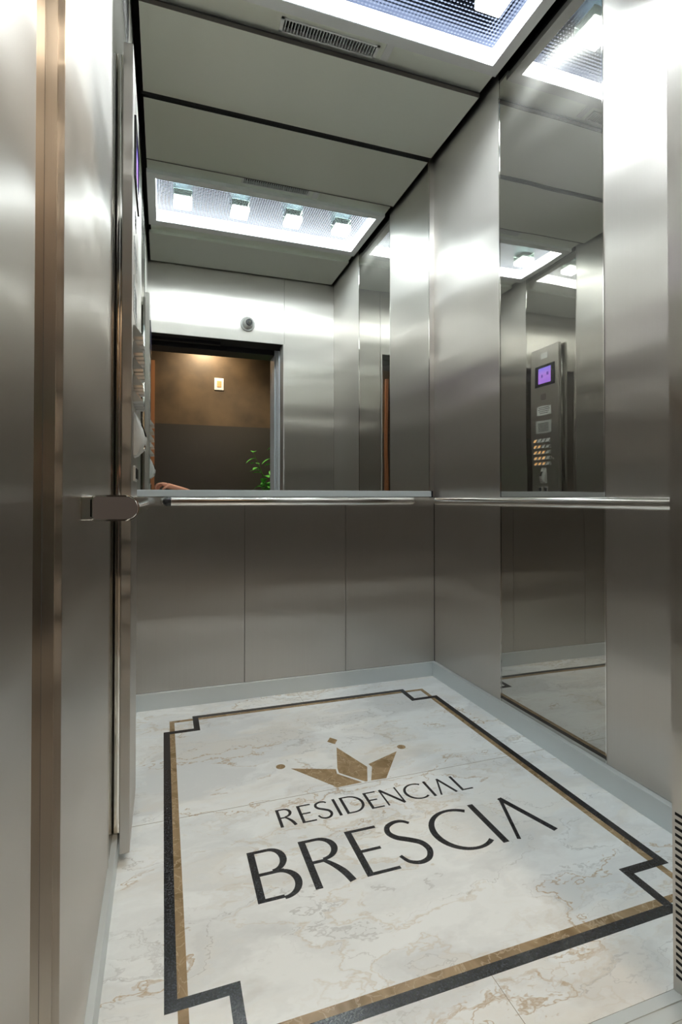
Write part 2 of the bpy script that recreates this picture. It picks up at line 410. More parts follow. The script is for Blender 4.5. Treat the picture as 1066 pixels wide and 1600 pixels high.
def letter(bm, ch, x0, x1, y0, y1, st, th):
    Hh = y1 - y0; Wd = x1 - x0; ym = y0 + 0.5 * Hh; t2 = th / 2; s2 = st / 2
    V = lambda x, a=y0, b=y1, w_=st: stroke(bm, [(x, a), (x, b)], w_)
    Hz = lambda a, b, y, w_=th: stroke(bm, [(a, y), (b, y)], w_)
    if ch == 'B':
        V(x0 + s2); xr = x0 + 0.84 * Wd; r1 = (y1 - ym) / 2
        cx = x0 + 0.46 * Wd
        Hz(x0, cx, y1 - t2); Hz(x0, x0 + 0.7 * Wd, ym + t2 * 0); Hz(x0, x0 + 0.55 * Wd, y0 + t2)
        stroke(bm, *arc(cx, (ym + y1) / 2, xr - s2 - cx, r1 - t2, 90, -90, th, st))
        cx2 = x0 + 0.55 * Wd
        stroke(bm, *arc(cx2, (ym + y0) / 2, x1 - s2 - cx2, r1 - t2 + t2, 90, -90, th, st))
    elif ch == 'R':
        V(x0 + s2); cx = x0 + 0.46 * Wd; xr = x0 + 0.95 * Wd
        Hz(x0, cx, y1 - t2); Hz(x0, x0 + 0.5 * Wd, ym)
        stroke(bm, *arc(cx, (ym + y1) / 2, xr - s2 - cx, (y1 - ym) / 2 - t2, 90, -90, th, st))
        P = spl([(x0 + 0.45 * Wd, ym + t2 * 0.4), (x0 + 0.64 * Wd, ym - 0.12 * Hh), (x0 + 0.82 * Wd, y0 + 0.20 * Hh), (x1 - s2 * 0.8, y0)])
        stroke(bm, P, [th + (st - th) * min(1, i / (len(P) * 0.6)) for i in range(len(P))])
    elif ch == 'E':
        V(x0 + s2); Hz(x0, x1, y1 - t2); Hz(x0, x0 + 0.80 * Wd, ym); Hz(x0, x1, y0 + t2)
    elif ch == 'I': V((x0 + x1) / 2)
    elif ch == 'L': V(x0 + s2); Hz(x0, x1, y0 + t2)
    elif ch == 'A':
        ax = x0 + 0.52 * Wd
        stroke(bm, [(x0 + t2, y0), (ax, y1)], th * 1.1); stroke(bm, [(x1 - s2, y0), (ax - t2 * .5, y1)], st * 0.95)
    elif ch == 'N':
        V(x0 + t2, w_=th); V(x1 - t2, w_=th); stroke(bm, [(x0 + t2, y1), (x1 - t2, y0)], st)
    elif ch == 'D':
        V(x0 + s2); cx = x0 + 0.36 * Wd; Hz(x0, cx, y1 - t2); Hz(x0, cx, y0 + t2)
        stroke(bm, *arc(cx, ym, x1 - s2 - cx, Hh / 2 - t2, 90, -90, th, st))
    elif ch == 'C':
        R_ = Hh / 2 - t2; cx = x0 + R_ * 0.98 + s2
        stroke(bm, *arc(cx, ym, R_ * 0.98, R_, 52, 308, th, st, 30))
    elif ch == 'S':
        f = lambda a, b: (x0 + a * Wd, y0 + b * Hh)
        P = spl([f(.90, .885), f(.72, .965), f(.46, .975), f(.20, .90), f(.12, .76), f(.26, .625), f(.56, .52), f(.84, .40), f(.92, .23), f(.76, .075), f(.46, .025), f(.18, .09), f(.04, .235)])
        n = len(P); stroke(bm, P, [th + (st - th) * math.sin(PI * i / (n - 1)) ** 1.5 for i in range(n)])
wd = bmesh.new()
for ch, a, b in (('B', .203, .314), ('R', .336, .435), ('E', .464, .552), ('S', .565, .657), ('C', .684, .82), ('I', .846, .863), ('A', .889, 1.022)):
    letter(wd, ch, a, b, 1.166, 1.341, 0.0178, 0.0095)
link('lettering', wd, black_granite, floor)['label'] = 'large black inlaid word BRESCIA'
wd = bmesh.new()
for ch, a, b in (('R', .308, .354), ('E', .370, .411), ('S', .419, .463), ('I', .478, .487), ('D', .501, .566), ('E', .577, .617), ('N', .629, .685), ('C', .699, .762), ('I', .780, .788), ('A', .801, .861), ('L', .875, .915)):
    letter(wd, ch, a, b, 1.414, 1.497, 0.0086, 0.0052)
link('lettering', wd, black_granite, floor)['label'] = 'smaller black inlaid word RESIDENCIAL'
cr = bmesh.new()
prism_poly(cr, [(0.406, 1.711), (0.546, 1.659), (0.541, 1.630), (0.600, 1.5565), (0.518, 1.5535)], -0.001, z1)
prism_poly(cr, [(0.596, 1.802), (0.553, 1.664), (0.549, 1.634), (0.611, 1.5575), (0.6185, 1.5570), (0.6505, 1.640), (0.647, 1.650)], -0.001, z1)
prism_poly(cr, [(0.789, 1.706), (0.661, 1.655), (0.6655, 1.634), (0.631, 1.557), (0.683, 1.5545)], -0.001, z1)
for cx, cy in ((0.376, 1.734), (0.819, 1.731)): prism_poly(cr, [(cx + 0.0155 * math.cos(t * PI / 12), cy + 0.0155 * math.sin(t * PI / 12)) for t in range(24)], -0.001, z1)
prism_poly(cr, [(0.597, 1.884), (0.617, 1.857), (0.598, 1.828), (0.577, 1.855)], -0.001, z1)
link('crown_inlay', cr, gold_marble, floor)['label'] = 'brown gold marble crown emblem'

# ------------------------------------------------------------------ walls
# back
wb = struct('wall_back', box(XL - 0.06, XR + 0.06, YB + 0.008, YB + 0.06, 0, TOP), dark_gap, 'back cabin wall, mirror above and brushed steel below the shelf', 'wall')
for i in range(3):
    x0 = -0.133 + 0.483 * i; x1 = x0 + 0.483
    link('steel_panel', box(max(x0 + 0.001, XL), min(x1 - 0.001, XR - 0.002), YB, YB + 0.01, 0.071, 0.905, bev=0.0006), steel_x, wb)
m_ = thing('wall_mirror', (0.58, YB, 0.936), 'large wall mirror filling the upper back wall above the steel shelf', 'mirror')
link('glass', box(XL + 0.004, 1.283, YB - 0.004, YB + 0.009, 0.936, TOP - 0.01), mirror_glass, m_)
e = bmesh.new(); bx(e, 1.283, 1.2875, YB - 0.006, YB + 0.009, 0.936, TOP - 0.01); link('edge_trim', e, chrome, m_)
cp = bmesh.new(); bx(cp, 1.2875, XR, YB - 0.004, YB + 0.009, 0.906, TOP - 0.01); link('corner_strip', cp, steel_x, wb)
# right
wr = struct('wall_right', box(XR + 0.008, XR + 0.06, YF, YB + 0.06, 0, TOP), dark_gap, 'right cabin wall of brushed steel split by a mirror strip', 'wall')
for a, b in ((YF, MY0), (MY1, YB)): link('steel_panel', box(XR, XR + 0.01, a + 0.001, b - 0.002, 0.071, TOP - 0.01, bev=0.0006), steel_y, wr)
def mirror_strip(x0, x1, face, label):
    t = thing('mirror_strip', ((x0 + x1)/2, (MY0 + MY1)/2, 0.071), label, 'mirror')
    link('mirror_panel', box(x0, x1, MY0 + 0.002, MY1 - 0.002, 0.071, TOP - 0.01), mirror_steel, t)
    for y in (MY0, MY1):
        fx0, fx1 = (face - 0.002, face + 0.008) if face > 0 else (face - 0.008, face + 0.002)
        link('edge_trim', box(fx0, fx1, y - 0.0018, y + 0.0018, 0.071, TOP - 0.01), chrome, t)
mirror_strip(XR, XR + 0.01, XR, 'tall mirror-polished strip on the right wall, from skirting to ceiling')
# left
wl = struct('wall_left', box(XL - 0.021, XL - 0.008, YF - 0.006, YB + 0.06, 0, TOP), steel_x, 'left cabin wall of brushed steel beside the doorway', 'wall')
for a, b in ((YF - 0.002, MY0), (MY1, YB)): link('steel_panel', box(XL - 0.01, XL, a, b - 0.002, 0.071, TOP - 0.01, bev=0.0006), steel_y, wl)
mirror_strip(XL - 0.01, XL, XL, 'tall mirror-polished strip on the left wall behind the control panel')
# skirting
BT = 0.070
struct('baseboard_back', box(XL, XR, 2.366, YB + 0.002, 0, BT, bev=0.001), steel_base, 'low satin aluminium skirting along the back wall', 'skirting')
struct('baseboard_right', box(1.2936, XR + 0.002, YF, 2.3655, 0, BT, bev=0.001), steel_base, 'low satin aluminium skirting along the right wall', 'skirting')
struct('baseboard_left', box(XL - 0.002, -0.1025, YF, 2.3655, 0, BT, bev=0.001), steel_base, 'low satin aluminium skirting along the left wall', 'skirting')

# front wall (seen in the mirror)
DH = 2.112; DR = 0.8905; DL = -0.136
wf = struct('wall_front', box(DR + 0.012, XR + 0.06, YF - 0.05, YF - 0.009, 0, TOP), dark_gap, 'front cabin wall with header panel over the doorway', 'wall')
link('side_panel', box(0.9015, XR, YF - 0.01, YF, 0.0, TOP - 0.01, bev=0.0006), steel_x, wf)
link('header_core', box(XL - 0.02, DR + 0.012, YF - 0.05, YF - 0.009, DH, TOP), dark_gap, wf)
link('header_panel', box(XL, 0.8995, YF - 0.01, YF, DH, TOP - 0.01, bev=0.0006), steel_x, wf)

# shelf rail under the mirror
t = thing('mirror_shelf', (0.58, YB, 0.906), 'thin steel ledge running under the big back mirror', 'ledge')
link('ledge', box(XL + 0.002, 1.288, YB - 0.019, YB + 0.004, 0.9065, 0.9355, bev=0.0015), steel_base, t)
link('end_block', box(1.286, 1.296, YB - 0.021, YB + 0.004, 0.903, 0.936, bev=0.001), dark_steel, t)

# ------------------------------------------------------------------ handrails
def rail(name, label, p0, p1, nrm, wall, capA, capB=True, hw=0.017, hh=0.018):
    """bar from p0 to p1; nrm = unit vector from the wall into the cabin; wall = distance bar axis to wall"""
    p0, p1, nrm = Vector(p0), Vector(p1), Vector(nrm)
    t = thing(name, (p0 + p1) / 2, label, 'handrail')
    d = (p1 - p0).normalized(); R = 0.03
    path = []
    path.append(p0 - nrm * wall)
    for i in range(9):
        a = PI/2 * i / 8
        path.append(p0 - nrm * R * (1 - math.sin(a)) + d * R * (1 - math.cos(a)))
    for i in range(9):
        a = PI/2 * i / 8
        path.append(p1 - nrm * R * (1 - math.cos(a)) - d * R * (1 - math.sin(a)))
    path.append(p1 - nrm * wall)
    bm = bmesh.new(); sweep(bm, path, superellipse(hw, hh, 2.5, 32)); link('bar', bm, rail_steel, t, smooth=True)
    return t, d
# right wall
t, d = rail('handrail', 'polished steel handrail across the right wall and its mirror strip', (1.252, 2.262, RZ), (1.252, 0.86, RZ), (-1, 0, 0), 0.0616, 0)
# back wall
t, d = rail('handrail', 'polished steel handrail with black end cap under the back mirror', (0.004, 2.318, RZ), (1.168, 2.318, RZ), (0, -1, 0), 0.062, 0)
cb = bmesh.new()
path = [(-0.003 + 0.034 * i / 10, 2.318 + 0.001, RZ) for i in range(11)]
secs = []
for i in range(11):
    k = math.sqrt(max(0.02, 1 - (1 - min(1, i / 6)) ** 2)); secs.append(superellipse(0.0205 * k, 0.0195 * k, 2.4, 28))
sweep(cb, path, secs); link('end_cap', cb, black_plastic, t, smooth=True)
# left wall: the near end returns to the wall and carries a stadium cap facing the doorway
t, d = rail('handrail', 'polished steel handrail with big oval end cap on the left wall, nearest the doorway', (-0.054, 0.868, RZ), (-0.048, 2.30, RZ), (1, 0, 0), 0.061, 0)
def stadium(x0, x1, z0, z1, left=0.006):
    r = (z1 - z0) / 2; pts = []
    for i in range(17):
        a = -PI/2 + PI * i / 16; pts.append((x1 - r + r * math.cos(a), (z0 + z1)/2 + r * math.sin(a)))
    for i in range(7):
        a = PI/2 + PI/2 * i / 6; pts.append((x0 + left + left * math.cos(a), z1 - left + left * math.sin(a)))
    for i in range(7):
        a = PI + PI/2 * i / 6; pts.append((x0 + left + left * math.cos(a), z0 + left + left * math.sin(a)))
    return pts
def plate(bm, pts, y0, y1, inset=0.0):
    a = [bm.verts.new((x, y0, z)) for x, z in pts]; b = [bm.verts.new((x, y1, z)) for x, z in pts]; n = len(pts)
    bm.faces.new(a); bm.faces.new(b[::-1])
    for i in range(n): bm.faces.new((a[i], b[i], b[(i+1) % n], a[(i+1) % n]))
rb = bmesh.new(); plate(rb, stadium(-0.102, -0.0345, RZ - 0.0195, RZ + 0.0195, 0.007), 0.851, 0.872)
bmesh.ops.bevel(rb, geom=[e for e in rb.edges if abs(e.verts[0].co.y - 0.851) < 1e-5 and abs(e.verts[1].co.y - 0.851) < 1e-5], offset=0.0022, segments=3, affect='EDGES')
ring = link('cap_ring', rb, chrome, t, smooth=True); ring['label'] = 'chrome surround of the oval end cap'
cb = bmesh.new(); plate(cb, stadium(-0.0985, -0.0372, RZ - 0.0168, RZ + 0.0168, 0.005), 0.8502, 0.8515)
link('end_cap', cb, cap_plastic, ring)['label'] = 'glossy dark grey oval cap'
link('wall_bracket', box(XL, -0.098, 0.851, 0.874, RZ - 0.018, RZ + 0.018, bev=0.002), chrome, t)

# ------------------------------------------------------------------ ceiling
struct('ceiling', box(XL - 0.06, XR + 0.06, YF - 0.05, YB + 0.06, TOP, TOP + 0.02), dark_gap, 'dark void above the suspended ceiling panels', 'ceiling')
CX0, CX1 = -0.094, 1.288
link('ceiling_panel', box(CX0 + 0.006, CX1, 1.928, 2.358, H, H + 0.02, bev=0.001), steel_ceil)
o = COL.objects[-1]; tag(o, 'wide satin steel ceiling panel between the vent strip and the back mirror', 'ceiling panel')
o = link('ceiling_panel', box(CX0, CX1, 0.722, 1.142, H, H + 0.02, bev=0.001), steel_ceil); tag(o, 'satin steel ceiling panel over the doorway side of the cabin', 'ceiling panel')
o = link('ceiling_panel', box(CX0 + 0.012, CX1, 1.142, 1.262, H + 0.018, H + 0.03, bev=0.001), steel_ceil); tag(o, 'narrow recessed ceiling strip between the light and the front ceiling panel', 'ceiling panel')
t = thing('ceiling_strip', (0.6, 1.87, H + 0.018), 'narrow recessed ceiling strip with an air grille beside the ceiling light', 'ceiling panel')
sb = bmesh.new()
VX0, VX1, VY0, VY1 = 0.402, 0.790, 1.848, 1.908
for a in ((CX0 + 0.006, VX0, 1.80, 1.928), (VX1, CX1, 1.80, 1.928), (VX0, VX1, 1.80, VY0), (VX0, VX1, VY1, 1.928)): bx(sb, *a, H + 0.018, H + 0.03)
link('strip_plate', sb, steel_ceil, t)
link('step_edge', box(CX0 + 0.006, CX1, 1.9258, 1.9285, H - 0.003, H + 0.012), plain('brown_grey_edge', (0.13, 0.12, 0.115), 0.35, 0.6), t)
link('step_face', box(CX0 + 0.006, CX1, 1.9265, 1.9285, H + 0.012, H + 0.03), dark_steel, t)
link('clip', box(0.812, 0.842, 1.83, 1.905, H + 0.0155, H + 0.018), steel_frame, t)
v_ = thing('air_vent', ((VX0 + VX1)/2, (VY0 + VY1)/2, H + 0.017), 'slotted air grille set in the ceiling strip behind the light', 'vent')
fb = bmesh.new(); q_ = 0.006
for a in ((VX0, VX1, VY0, VY0 + q_), (VX0, VX1, VY1 - q_, VY1), (VX0, VX0 + 0.012, VY0, VY1), (VX1 - 0.012, VX1, VY0, VY1)): bx(fb, *a, H + 0.014, H + 0.032)
link('frame', fb, steel_frame, v_)
link('dark_backing', box(VX0, VX1, VY0, VY1, H + 0.05, H + 0.055), dark_gap, v_)
sl = bmesh.new(); nb = 30
for i in range(nb):
    x = VX0 + 0.014 + (VX1 - VX0 - 0.028) * (i + 0.5) / nb; bx(sl, x - 0.0014, x + 0.0014, VY0 + 0.004, VY1 - 0.004, H + 0.015, H + 0.032)
link('louvres', sl, steel_frame, v_)

o = link('gap_shade', box(CX0, 1.288, 2.3585, 2.3755, H + 0.001, H + 0.012), dark_gap); tag(o, 'black strip put in for the shade of the gap between the ceiling panel and the back mirror', 'gap shade')  # black strip stands in for the shade inside the open gap
# ceiling light: frame, glowing recess walls, prismatic sheet, four cube lamps
FX0, FX1, FY0, FY1 = -0.092, 1.286, 1.252, 1.812
OX0, OX1, OY0, OY1 = -0.046, 1.244, 1.312, 1.768
RH = 0.07
L = thing('ceiling_light', ((FX0 + FX1)/2, (FY0 + FY1)/2, H), 'wide rectangular recessed ceiling light with glowing edges and four cube lamps', 'ceiling light')
fb = bmesh.new()
for a in ((FX0, FX1, FY0, OY0), (FX0, FX1, OY1, FY1), (FX0, OX0, OY0, OY1), (OX1, FX1, OY0, OY1)): bx(fb, *a, H - 0.002, H + 0.02)
link('frame', fb, steel_frame, L)
lb = bmesh.new(); k = 0.004
for a in ((OX0 - k, OX1 + k, OY0 - k, OY0), (OX0 - k, OX1 + k, OY1, OY1 + k), (OX0 - k, OX0, OY0, OY1), (OX1, OX1 + k, OY0, OY1)): bx(lb, *a, H + 0.002, H + RH)
link('led_edge', lb, led, L)['label'] = 'glowing white edge of the light'
hbm = bmesh.new(); q2 = 0.009
for a in ((OX0 - q2, OX1 + q2, OY0 - q2, OY0 - k - .0005), (OX0 - q2, OX1 + q2, OY1 + k + .0005, OY1 + q2), (OX0 - q2, OX0 - k - .0005, OY0 - q2, OY1 + q2), (OX1 + k + .0005, OX1 + q2, OY0 - q2, OY1 + q2)): bx(hbm, *a, H + 0.019, H + RH + 0.01)
bx(hbm, OX0 - q2, OX1 + q2, OY0 - q2, OY1 + q2, H + RH + 0.008, H + RH + 0.012)
link('housing', hbm, dark_gap, L)  # unseen black box, added to stop edge glow leaking behind the vent
link('prismatic_sheet', box(OX0 - k, OX1 + k, OY0 - k, OY1 + k, H + RH, H + RH + 0.006), prism, L)
proto = None
for cx in (0.103, 0.438, 0.770, 1.093):
    cy = 1.537; hs = 0.052
    if proto is None:
        b = bmesh.new(); bx(b, cx - hs, cx + hs, cy - hs, cy + hs, H + 0.034, H + RH, bev=0.003)
        gcube = link('cube_lamp', b, green_glass, L)
        b = bmesh.new(); bx(b, cx - hs, cx + hs, cy - hs, cy + hs, H + 0.001, H + 0.034, bev=0.006)
        gl = link('glowing_block', b, cube_glow, gcube); 
        b = bmesh.new(); bx(b, cx - hs + 0.007, cx + hs - 0.007, cy - hs + 0.007, cy + hs - 0.007, H - 0.0005, H + 0.002)
        ln_ = link('lens', b, cube_lens, gcube); proto = (gcube, gl, cx, ln_)
    else:
        c = proto[0].copy(); COL.objects.link(c); c.location.x = cx - proto[2]
        c2 = proto[1].copy(); COL.objects.link(c2); c2.parent = c
        c3 = proto[3].copy(); COL.objects.link(c3); c3.parent = c
# ------------------------------------------------------------------ doorway
sill = thing('door_sill', (0.4, 0.66, 0), 'ribbed aluminium threshold at the cabin doorway', 'threshold')
sb = bmesh.new(); bx(sb, DL - 0.1, DR + 0.2, 0.60, YS - 0.0005, -0.03, -0.0005)
for y in (0.625, 0.652, 0.680, 0.706): bx(sb, DL - 0.1, DR + 0.2, y - 0.005, y + 0.005, -0.001, 0.0015)
link('ribbed_plate', sb, steel_base, sill)
sb = bmesh.new(); bx(sb, DL - 0.1, DR + 0.2, 0.30, 0.575, -0.03, -0.001)
o = link('landing_sill', sb, steel_base); tag(o, 'landing-side metal threshold outside the cabin doorway', 'threshold')
# right jamb, car side with perforated foot
t = thing('door_jamb', (DR + 0.05, 0.66, 0), 'right steel door jamb of the cabin with ventilation slots near the floor', 'door jamb')
jb = bmesh.new(); bx(jb, DR, DR + 0.011, 0.602, 0.7225, 0.0, DH)
jm = link('jamb_plate', jb, steel_y, t)
sb = bmesh.new()
for i in range(24): 
    z = 0.028 + i * 0.0127; bx(sb, DR - 0.0006, DR + 0.001, 0.655, 0.7165, z, z + 0.0052)
o = link('vent_slots', sb, dark_gap, t); o['label'] = 'column of black horizontal vent slots'
def door_edge(x0, x1, y0, y1, label, m=grey_door):
    o = link('elevator_door', box(x0, x1, y0, y1, 0.004, DH - 0.02, bev=0.002), m); tag(o, label, 'elevator door'); return o
door_edge(DR - 0.010, DR + 0.30, 0.548, 0.590, 'retracted elevator door panel nearest the cabin, right side of doorway')
door_edge(DR - 0.014, DR + 0.30, 0.500, 0.540, 'second retracted elevator door panel, right side of doorway')
o = link('door_frame', box(DR - 0.021, DR + 0.139, 0.30, 0.48, 0, DH + 0.058, bev=0.002), grey_door); tag(o, 'grey landing door frame post on the right of the doorway', 'door frame')
o = link('door_header', box(DL + 0.0025, DR - 0.0215, 0.302, 0.48, DH - 0.03, DH + 0.058, bev=0.002), dark_steel); tag(o, 'dark landing door frame lintel over the doorway', 'door frame')
t = thing('door_track', (0.4, 0.6, DH), 'dark door track above the doorway', 'door track')
link('track_housing', box(DL + 0.003, DR + 0.2, 0.485, YF - 0.052, DH + 0.01, DH + 0.058), dark_gap, t)
link('track_rail', box(DL + 0.004, 0.42, 0.545, 0.585, DH - 0.012, DH + 0.012), dark_steel, t)
# left jamb
t = thing('door_jamb', (DL, 0.68, 0), 'narrow left cabin door post with bright edge', 'door jamb')
link('post', box(DL - 0.06, DL, 0.652, YF - 0.0065, 0, DH + 0.058, bev=0.0015), chrome, t)
o = link('door_frame', box(DL - 0.109, DL + 0.002, 0.30, 0.648, 0, DH + 0.058, bev=0.0015), steel_y); tag(o, 'brushed steel landing door frame at the left edge of the doorway', 'door frame')

# ------------------------------------------------------------------ control panel
PX0, PX1, PY0, PY1, PZ0, PZ1 = -0.098, -0.075, 1.392, 1.692, 0.030, 2.035
K = thing('control_panel', (XL, (PY0 + PY1)/2, PZ0), 'tall brushed steel elevator control panel with display and keypad, on the left mirror strip', 'control panel')
link('face_plate', box(PX0, PX1, PY0, PY1, PZ0, PZ1, bev=0.0012), steel_y, K)
hb_ = bmesh.new(); sec = []
for (yy, sg) in ((1.408, 1), (1.676, -1)):
    b = bmesh.new(); bx(b, XL + 0.0015, PX0 + 0.001, min(yy, yy + sg * 0.02), max(yy, yy + sg * 0.02), BT + 0.002, PZ1 - 0.02, bev=0.003); link('mounting_channel', b, chrome, K, smooth=True)
link('housing', box(XL + 0.0015, PX0 + 0.001, 1.43, 1.654, 0.2, PZ1 - 0.04), dark_steel, K)
fx = PX1
b = bmesh.new(); bx(b, fx - 0.001, fx + 0.0006, 1.446, 1.654, 1.735, 1.895)
for a in ((1.446, 1.478, 1.735, 1.895), (1.618, 1.654, 1.735, 1.895), (1.478, 1.618, 1.735, 1.755), (1.478, 1.618, 1.878, 1.895)): bx(b, fx, fx + 0.005, *a)
bz = link('display_bezel', b, black_plastic, K)
ds = link('display', box(fx + 0.0008, fx + 0.0016, 1.480, 1.616, 1.757, 1.876), screen_m, bz); ds['label'] = 'lit violet display screen'
link('display_icon', box(fx + 0.0014, fx + 0.0019, 1.513, 1.530, 1.800, 1.824), icon_m, bz)
link('display_icon', box(fx + 0.0014, fx + 0.0019, 1.570, 1.592, 1.812, 1.836), icon_m, bz)
link('top_plate', box(fx - 0.001, fx + 0.0015, 1.505, 1.578, 1.945, 1.992, bev=0.0005), white_plastic, K)
sp = bmesh.new()
for i in range(4):
    for j in range(4): cyl(sp, (fx + 0.0004, 1.512 + i * 0.014, 1.640 + j * 0.011), 0.0038, 0.001, 'x', 12)
link('microphone_holes', sp, dark_gap, K)
nt = link('notice_label', box(fx - 0.001, fx + 0.0012, 1.464, 1.612, 1.520, 1.588), white_plastic, K); nt['label'] = 'small white notice label'
tx = bmesh.new()
for j, (a, b) in enumerate(((.02, .128), (.012, .136), (.018, .13), (.03, .118))): bx(tx, fx + 0.0012, fx + 0.0015, 1.464 + a, 1.464 + b, 1.575 - j * 0.0135, 1.579 - j * 0.0135)
link('notice_lines', tx, dark_steel, nt)
sg_ = link('speaker_plate', box(fx - 0.001, fx + 0.0015, 1.450, 1.612, 1.385, 1.480, bev=0.0004), grey_plastic, K)
tx = bmesh.new()
for j in range(7): bx(tx, fx + 0.0014, fx + 0.0018, 1.476, 1.586, 1.400 + j * 0.0095, 1.404 + j * 0.0095)
link('speaker_slots', tx, dark_gap, sg_)
# keypad: five rows of four protruding keys
kp = None
for r_ in range(5):
    for c_ in range(4):
        y = 1.452 + c_ * 0.045; z = 1.330 - r_ * 0.042
        if kp is None:
            b = bmesh.new(); y0, y1, z0, z1k = y - 0.016, y + 0.016, z - 0.015, z + 0.015
            # wedge whose lower edge stands proud
            vs = [b.verts.new(p) for p in ((fx, y0, z0), (fx, y1, z0), (fx, y1, z1k), (fx, y0, z1k), (fx + 0.025, y0, z0 + 0.002), (fx + 0.025, y1, z0 + 0.002), (fx + 0.004, y1, z1k), (fx + 0.004, y0, z1k))]
            for f in ((0, 1, 2, 3), (4, 5, 6, 7), (0, 4, 5, 1), (1, 5, 6, 2), (2, 6, 7, 3), (3, 7, 4, 0)): b.faces.new([vs[i] for i in f])
            bmesh.ops.recalc_face_normals(b, faces=b.faces); bmesh.ops.bevel(b, geom=list(b.edges), offset=0.0012, segments=2, affect='EDGES')
            kk = link('key', b, grey_plastic, K)
            b = bmesh.new()
            vs = [b.verts.new(p) for p in ((fx + 0.0226, y - 0.011, z - 0.009), (fx + 0.0226, y + 0.011, z - 0.009), (fx + 0.0092, y + 0.011, z + 0.009), (fx + 0.0092, y - 0.011, z + 0.009))]
            b.faces.new(vs); r = bmesh.ops.extrude_face_region(b, geom=list(b.faces)); bmesh.ops.translate(b, verts=[v for v in r['geom'] if isinstance(v, bmesh.types.BMVert)], vec=(-0.003, 0, -0.0015))
            lt = link('key_light', b, amber, kk)
            kp = (kk, lt, y, z)
        else:
            k_ = kp[0].copy(); COL.objects.link(k_); k_.location = (0, y - kp[2], z - kp[3])
            lit = c_ < (1, 2, 3, 3, 3)[r_]
            if lit: k2 = kp[1].copy(); COL.objects.link(k2); k2.parent = k_
# fingerprint reader
rb = bmesh.new()
prof = [(0.0, 0.0), (0.012, 0.004), (0.024, 0.016), (0.031, 0.035), (0.033, 0.05), (0.026, 0.075), (0.014, 0.100), (0.004, 0.118), (0.0, 0.122)]
for side in range(2): pass
ys = [-0.036, -0.031, -0.02, 0.0, 0.02, 0.031, 0.036]; ks = [0.0, 0.55, 0.85, 1.0, 0.85, 0.55, 0.0]
rows = []
for yv, kv in zip(ys, ks): rows.append([rb.verts.new((fx - 0.0005 + px * kv, 1.522 + yv * (0.8 + 0.2 * (1 - pz / 0.122)), 1.010 + pz)) for px, pz in prof])
for i in range(len(rows) - 1):
    for j in range(len(prof) - 1): rb.faces.new((rows[i][j], rows[i+1][j], rows[i+1][j+1], rows[i][j+1]))
bmesh.ops.remove_doubles(rb, verts=rb.verts, dist=1e-5)
rd = link('card_reader', rb, grey_plastic, K, smooth=True); rd['label'] = 'rounded grey reader with dark window'
b = bmesh.new(); vs = [b.verts.new(p) for p in ((fx + 0.0318, 1.512, 1.067), (fx + 0.0318, 1.532, 1.067), (fx + 0.0205, 1.532, 1.100), (fx + 0.0205, 1.512, 1.100), (fx + 0.026, 1.512, 1.065), (fx + 0.026, 1.532, 1.065), (fx + 0.015, 1.532, 1.098), (fx + 0.015, 1.512, 1.098))]
for f in ((0, 1, 2, 3), (7, 6, 5, 4), (0, 4, 5, 1), (1, 5, 6, 2), (2, 6, 7, 3), (3, 7, 4, 0)): b.faces.new([vs[i] for i in f])
link('reader_window', b, black_plastic, rd)
cb = bmesh.new(); cyl(cb, (fx + 0.0215, 1.522, 1.040), 0.012, 0.014, 'x', 24); link('reader_button', cb, chrome, rd)
for y in (1.488, 1.548):
    s_ = link('key_switch', box(fx - 0.001, fx + 0.006, y - 0.018, y + 0.018, 0.945, 0.985, bev=0.0015), grey_plastic, K)
    link('switch_rocker', box(fx + 0.005, fx + 0.009, y - 0.013, y + 0.013, 0.951, 0.979, bev=0.001), black_plastic, s_)

# ------------------------------------------------------------------ dome camera over the door (seen in the mirror)
DC = thing('dome_camera', (0.612, YF, 2.243), 'small round security camera on the steel header above the doorway', 'security camera')
b = bmesh.new(); cyl(b, (0.612, YF + 0.008, 2.243), 0.056, 0.016, 'y', 40, bev=0.003); link('base_ring', b, grey_plastic, DC, smooth=True)
b = bmesh.new(); bmesh.ops.create_uvsphere(b, u_segments=32, v_segments=20, radius=0.042, matrix=Matrix.Translation((0.612, YF + 0.020, 2.243))); bl = link('ball', b, grey_plastic, DC, smooth=True)
dv = Vector((0.10, 0.9, -0.02)).normalized()
b = bmesh.new(); M = Matrix.Translation(Vector((0.612, YF + 0.020, 2.243)) + dv * 0.038) @ dv.to_track_quat('Z', 'Y').to_matrix().to_4x4()
bmesh.ops.create_cone(b, cap_ends=True, segments=28, radius1=0.026, radius2=0.023, depth=0.016, matrix=M); ln = link('lens_ring', b, black_plastic, bl, smooth=True)
b = bmesh.new(); M = Matrix.Translation(Vector((0.612, YF + 0.020, 2.243)) + dv * 0.046) @ dv.to_track_quat('Z', 'Y').to_matrix().to_4x4()
bmesh.ops.create_cone(b, cap_ends=True, segments=28, radius1=0.013, radius2=0.010, depth=0.006, matrix=M); link('lens', b, chrome, bl, smooth=True)

